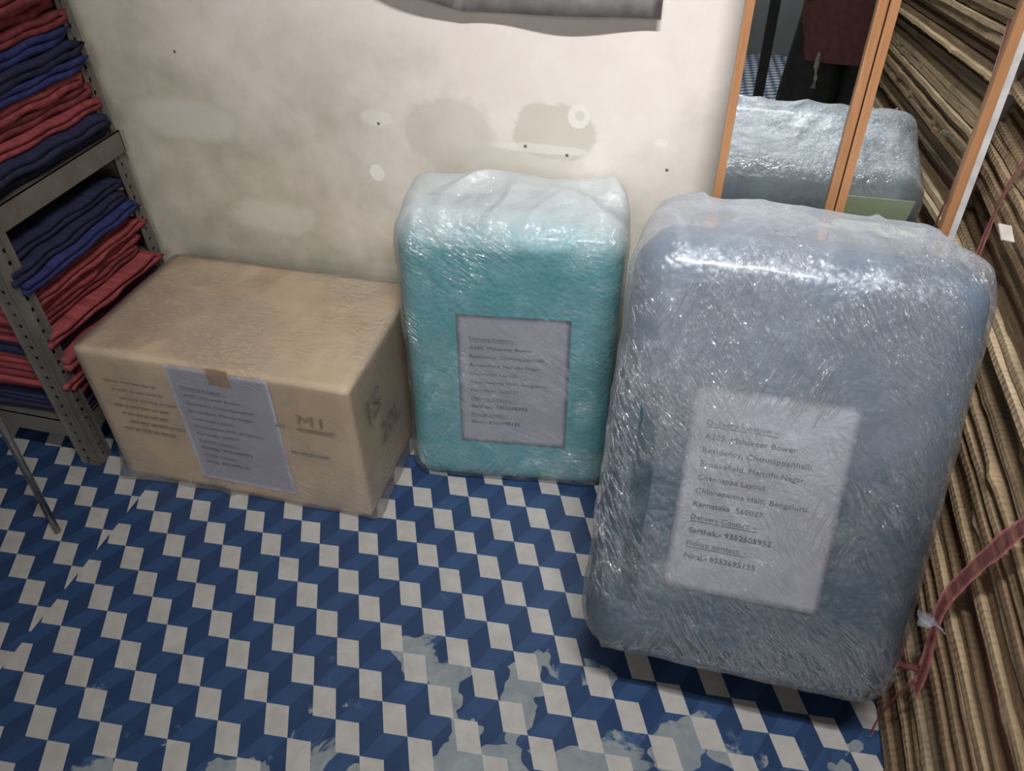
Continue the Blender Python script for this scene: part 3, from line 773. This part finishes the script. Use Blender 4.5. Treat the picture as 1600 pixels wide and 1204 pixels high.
# ------------------------------------------------------------------ the person taking the picture, seen in the mirror
def loft(name, secs, mat, parent, seg=40, wob=.0, cap=True):
    """secs: (centre, rx, ry) horizontal ellipses"""
    bm = bmesh.new(); rows = []
    for i, (c, rx, ry) in enumerate(secs):
        row = []
        for k in range(seg):
            a = 2 * math.pi * k / seg; f = 1 + wob * math.sin(a * 7 + i * .6) * (i / len(secs))
            row.append(bm.verts.new((c[0] + math.cos(a) * rx * f, c[1] + math.sin(a) * ry * f, c[2])))
        rows.append(row)
    for i in range(len(rows) - 1):
        for k in range(seg): bm.faces.new((rows[i][k], rows[i][(k + 1) % seg], rows[i + 1][(k + 1) % seg], rows[i + 1][k]))
    if cap: bm.faces.new(rows[0]); bm.faces.new(rows[-1][::-1])
    return link(name, bm_mesh(bm, name), parent, mat, True)
def person():
    px, py = .415, -.44
    root = empty('person', (px, py, 0)); put(root, 'person in maroon top and black trousers standing, holding a phone, seen in the mirror', 'person')
    skin = plain('skin', (.36, .20, .13), .55, nscale=30, amt=.04); maroon = BAG_SHIRT = plain('maroon_fabric', (.26, .10, .105), .85, nscale=50, amt=.1)
    black = plain('black_fabric', (.05, .05, .052), .8); hairm = plain('dark_hair', (.012, .010, .009), .5)
    V = []; E_ = []; Rr = []
    def jv(p, r): V.append(Vector(p) - Vector((px, py, 0))); Rr.append(r); return len(V) - 1
    def chain(a, pts):
        for p, r in pts:
            b = jv(p, r); E_.append((a, b)); a = b
        return a
    pel = jv((px, py, .88), .125)
    chest = chain(pel, [((px, py, 1.02), .115), ((px, py, 1.20), .13), ((px, py - .005, 1.32), .10)])
    neck = chain(chest, [((px, py, 1.38), .052), ((px, py + .015, 1.43), .050), ((px - .03, py + .03, 1.50), .082), ((px - .035, py + .035, 1.58), .072)])
    for sx in (-1, 1):
        chain(pel, [((px + sx * .085, py, .80), .088), ((px + sx * .095, py + .01, .48), .056), ((px + sx * .10, py - .01, .28), .050), ((px + sx * .105, py - .02, .09), .034), ((px + sx * .11, py + .06, .035), .033), ((px + sx * .115, py + .14, .025), .022)])
    wr = {}
    for sx, el, w_ in ((-1, (.10, -.38, 1.06), (-.055, -.135, 1.135)), (1, (.625, -.38, 1.05), (.185, -.135, 1.125))):
        a = chain(chest, [((px + sx * .16, py, 1.335), .055)])
        a = chain(a, [(((px + sx * .17 + el[0]) / 2, (py + el[1]) / 2, (1.32 + el[2]) / 2), .045), (el, .038), (((el[0] + w_[0]) / 2, (el[1] + w_[1]) / 2, (el[2] + w_[2]) / 2), .034), (w_, .024)])
        # palm, four curled fingers behind the phone, thumb on its near face
        d = 1 if sx < 0 else -1
        palm = chain(a, [((w_[0] - .012 * d, w_[1] + .035, w_[2] + .030), .024)])
        for f in range(4):
            o = f * .017; ln = (.9, 1.0, .95, .75)[f]
            b = (w_[0] - .020 * d + .004 * f * d, w_[1] + .066 - o * .35, w_[2] + .058 - o * .8)
            chain(palm, [((b[0] - .004 * d, b[1] + .004, b[2]), .0088), ((b[0] + .012 * d * ln, b[1] + .028, b[2] + .008), .0082), ((b[0] + .036 * d * ln, b[1] + .026, b[2] + .012), .007)])
        chain(palm, [((w_[0] + .010 * d, w_[1] + .040, w_[2] + .038), .0115), ((w_[0] + .028 * d, w_[1] + .046, w_[2] + .062), .0100), ((w_[0] + .036 * d, w_[1] + .050, w_[2] + .082), .0085)])
    me = bpy.data.meshes.new('body'); me.from_pydata([tuple(v) for v in V], E_, [])
    o = link('body', me, root, skin); o.modifiers.new('s', 'SKIN')
    bpy.context.view_layer.update()
    for i, sv in enumerate(me.skin_vertices[0].data): sv.radius = (Rr[i], Rr[i]); sv.use_root = (i == pel)
    o.modifiers.new('d', 'SUBSURF').levels = 2; o.modifiers['d'].render_levels = 2
    dg = bpy.context.evaluated_depsgraph_get(); dg.update()
    m2 = bpy.data.meshes.new_from_object(o.evaluated_get(dg)); o.modifiers.clear(); o.data = m2
    for p in m2.polygons: p.use_smooth = True
    # face: eyes, nose, mouth, ears on the head that looks down at the phone
    hc = Vector((-.033, .033, 1.545)); bm = bmesh.new()
    bmesh.ops.create_uvsphere(bm, u_segments=16, v_segments=10, radius=.018, matrix=Matrix.Translation(hc + Vector((-.008, .088, -.018))) @ Matrix.Diagonal((.75, 1, 1.35, 1)))
    link('nose', bm_mesh(bm, 'nose'), root, skin, True)
    for sx in (-1, 1):
        bm = bmesh.new(); bmesh.ops.create_uvsphere(bm, u_segments=16, v_segments=10, radius=.014, matrix=Matrix.Translation(hc + Vector((sx * .030 - .008, .070, .004))) @ Matrix.Diagonal((1.1, .8, .6, 1)))
        link('eye', bm_mesh(bm, 'eye'), root, plain('eye_white', (.6, .58, .55), .3), True)
        bm = bmesh.new(); bmesh.ops.create_uvsphere(bm, u_segments=16, v_segments=10, radius=.028, matrix=Matrix.Translation(hc + Vector((sx * .080, -.002, -.008))) @ Matrix.Diagonal((.35, .7, 1.1, 1)))
        link('ear', bm_mesh(bm, 'ear'), root, skin, True)
    bm = bmesh.new(); bmesh.ops.create_uvsphere(bm, u_segments=16, v_segments=10, radius=.022, matrix=Matrix.Translation(hc + Vector((-.008, .076, -.052))) @ Matrix.Diagonal((1.1, .5, .35, 1)))
    link('mouth', bm_mesh(bm, 'mouth'), root, plain('lips', (.28, .10, .09), .5), True)
    bm = bmesh.new(); bmesh.ops.create_uvsphere(bm, u_segments=32, v_segments=20, radius=.094, matrix=Matrix.Translation(hc + Vector((0, -.022, .028))) @ Matrix.Diagonal((.98, 1, .92, 1)))
    link('hair', bm_mesh(bm, 'hair'), root, hairm, True)
    S = [((0, 0, .590), .172, .135), ((0, 0, .80), .162, .130), ((0, 0, .95), .158, .125), ((0, 0, 1.12), .168, .130), ((0, 0, 1.25), .185, .130), ((0, -.003, 1.33), .175, .105), ((0, 0, 1.375), .085, .070)]
    loft('top', S, maroon, root, wob=.015, cap=False)
    for sx, el, w_ in ((-1, (.10, -.38, 1.06), (-.055, -.135, 1.135)), (1, (.625, -.38, 1.05), (.185, -.135, 1.125))):
        a = Vector((sx * .15, 0, 1.335)); e = Vector(el) - Vector((px, py, 0)); b = Vector(w_) - Vector((px, py, 0))
        tube_obj('sleeve', [a, a.lerp(e, .5), e, e.lerp(b, .35)], .05, maroon, root, seg=20, radii=[.072, .062, .054, .050])
    for sx in (-1, 1):
        tube_obj('trouser_leg', [(sx * .070, 0, .90), (sx * .078, 0, .78), (sx * .095, .01, .48), (sx * .10, -.01, .28), (sx * .105, -.015, .085)], .1, black, root, seg=24, radii=[.074, .080, .097, .097, .09], up=Vector((0, 1, 0)))
        bm = bmesh.new(); bmesh.ops.create_uvsphere(bm, u_segments=20, v_segments=12, radius=.05, matrix=Matrix.Translation((sx * .112, .06, .034)) @ Matrix.Diagonal((.9, 2.6, .66, 1)))
        link('shoe', bm_mesh(bm, 'shoe'), root, black, True)
    loft('trouser_seat', [((0, 0, .76), .170, .118), ((0, 0, .85), .172, .120), ((0, 0, .95), .150, .11)], black, root)
    cordm = plain('pale_cord', (.70, .66, .55), .8)
    dc = tube_obj('drawstring', [(-.095, .125, .62), (-.097, .137, .58), (-.092, .135, .545), (-.094, .134, .515)], .006, cordm, root, radii=[.006, .009, .007, .009]); dc['label'] = 'pale hanging drawstring'
    # the phone, just behind the viewpoint
    ph = empty('phone', (.055, -.055, 1.195)); put(ph, 'black phone held in both hands of the person', 'phone')
    ph.rotation_euler = cam.matrix_world.to_euler()
    bm = bmesh.new(); add_box(bm, (-.078, -.036, -.004), (.078, .036, .004), None, .003); link('phone_body', bm_mesh(bm, 'phone_body'), ph, plain('phone_black', (.02, .02, .022), .25))
    box_obj('phone_screen', (-.074, -.033, .0042), (.074, .033, .0046), plain('phone_glass', (.03, .03, .035), .1), ph)
person()
# ------------------------------------------------------------------ lamp bodies
def batten(x, y, z, L, lab):
    r = empty('tube_lamp', (x, y, z)); put(r, lab, 'lamp')
    t = NT('lit_tube'); e = t.n('Emission', i_Color=(.95, .98, 1), i_Strength=4.0).outputs[0]; em = t.done(e)
    box_obj('lamp_base', (-L / 2 - .03, -.02, .022), (L / 2 + .03, .02, .055), plain('lamp_white', (.7, .7, .7), .5), r, .003)
    tube_obj('lamp_tube', [(-L / 2, 0, .006), (L / 2, 0, .006)], .009, em, r, seg=16)
    tube_obj('lamp_wire', [(0, 0, .05), (0, 0, 2.62 - z - .001)], .003, plain('wire_white', (.6, .6, .6), .5), r)
batten(.10, .12, 2.165, .60, 'hanging white tube lamp in front of the back wall')
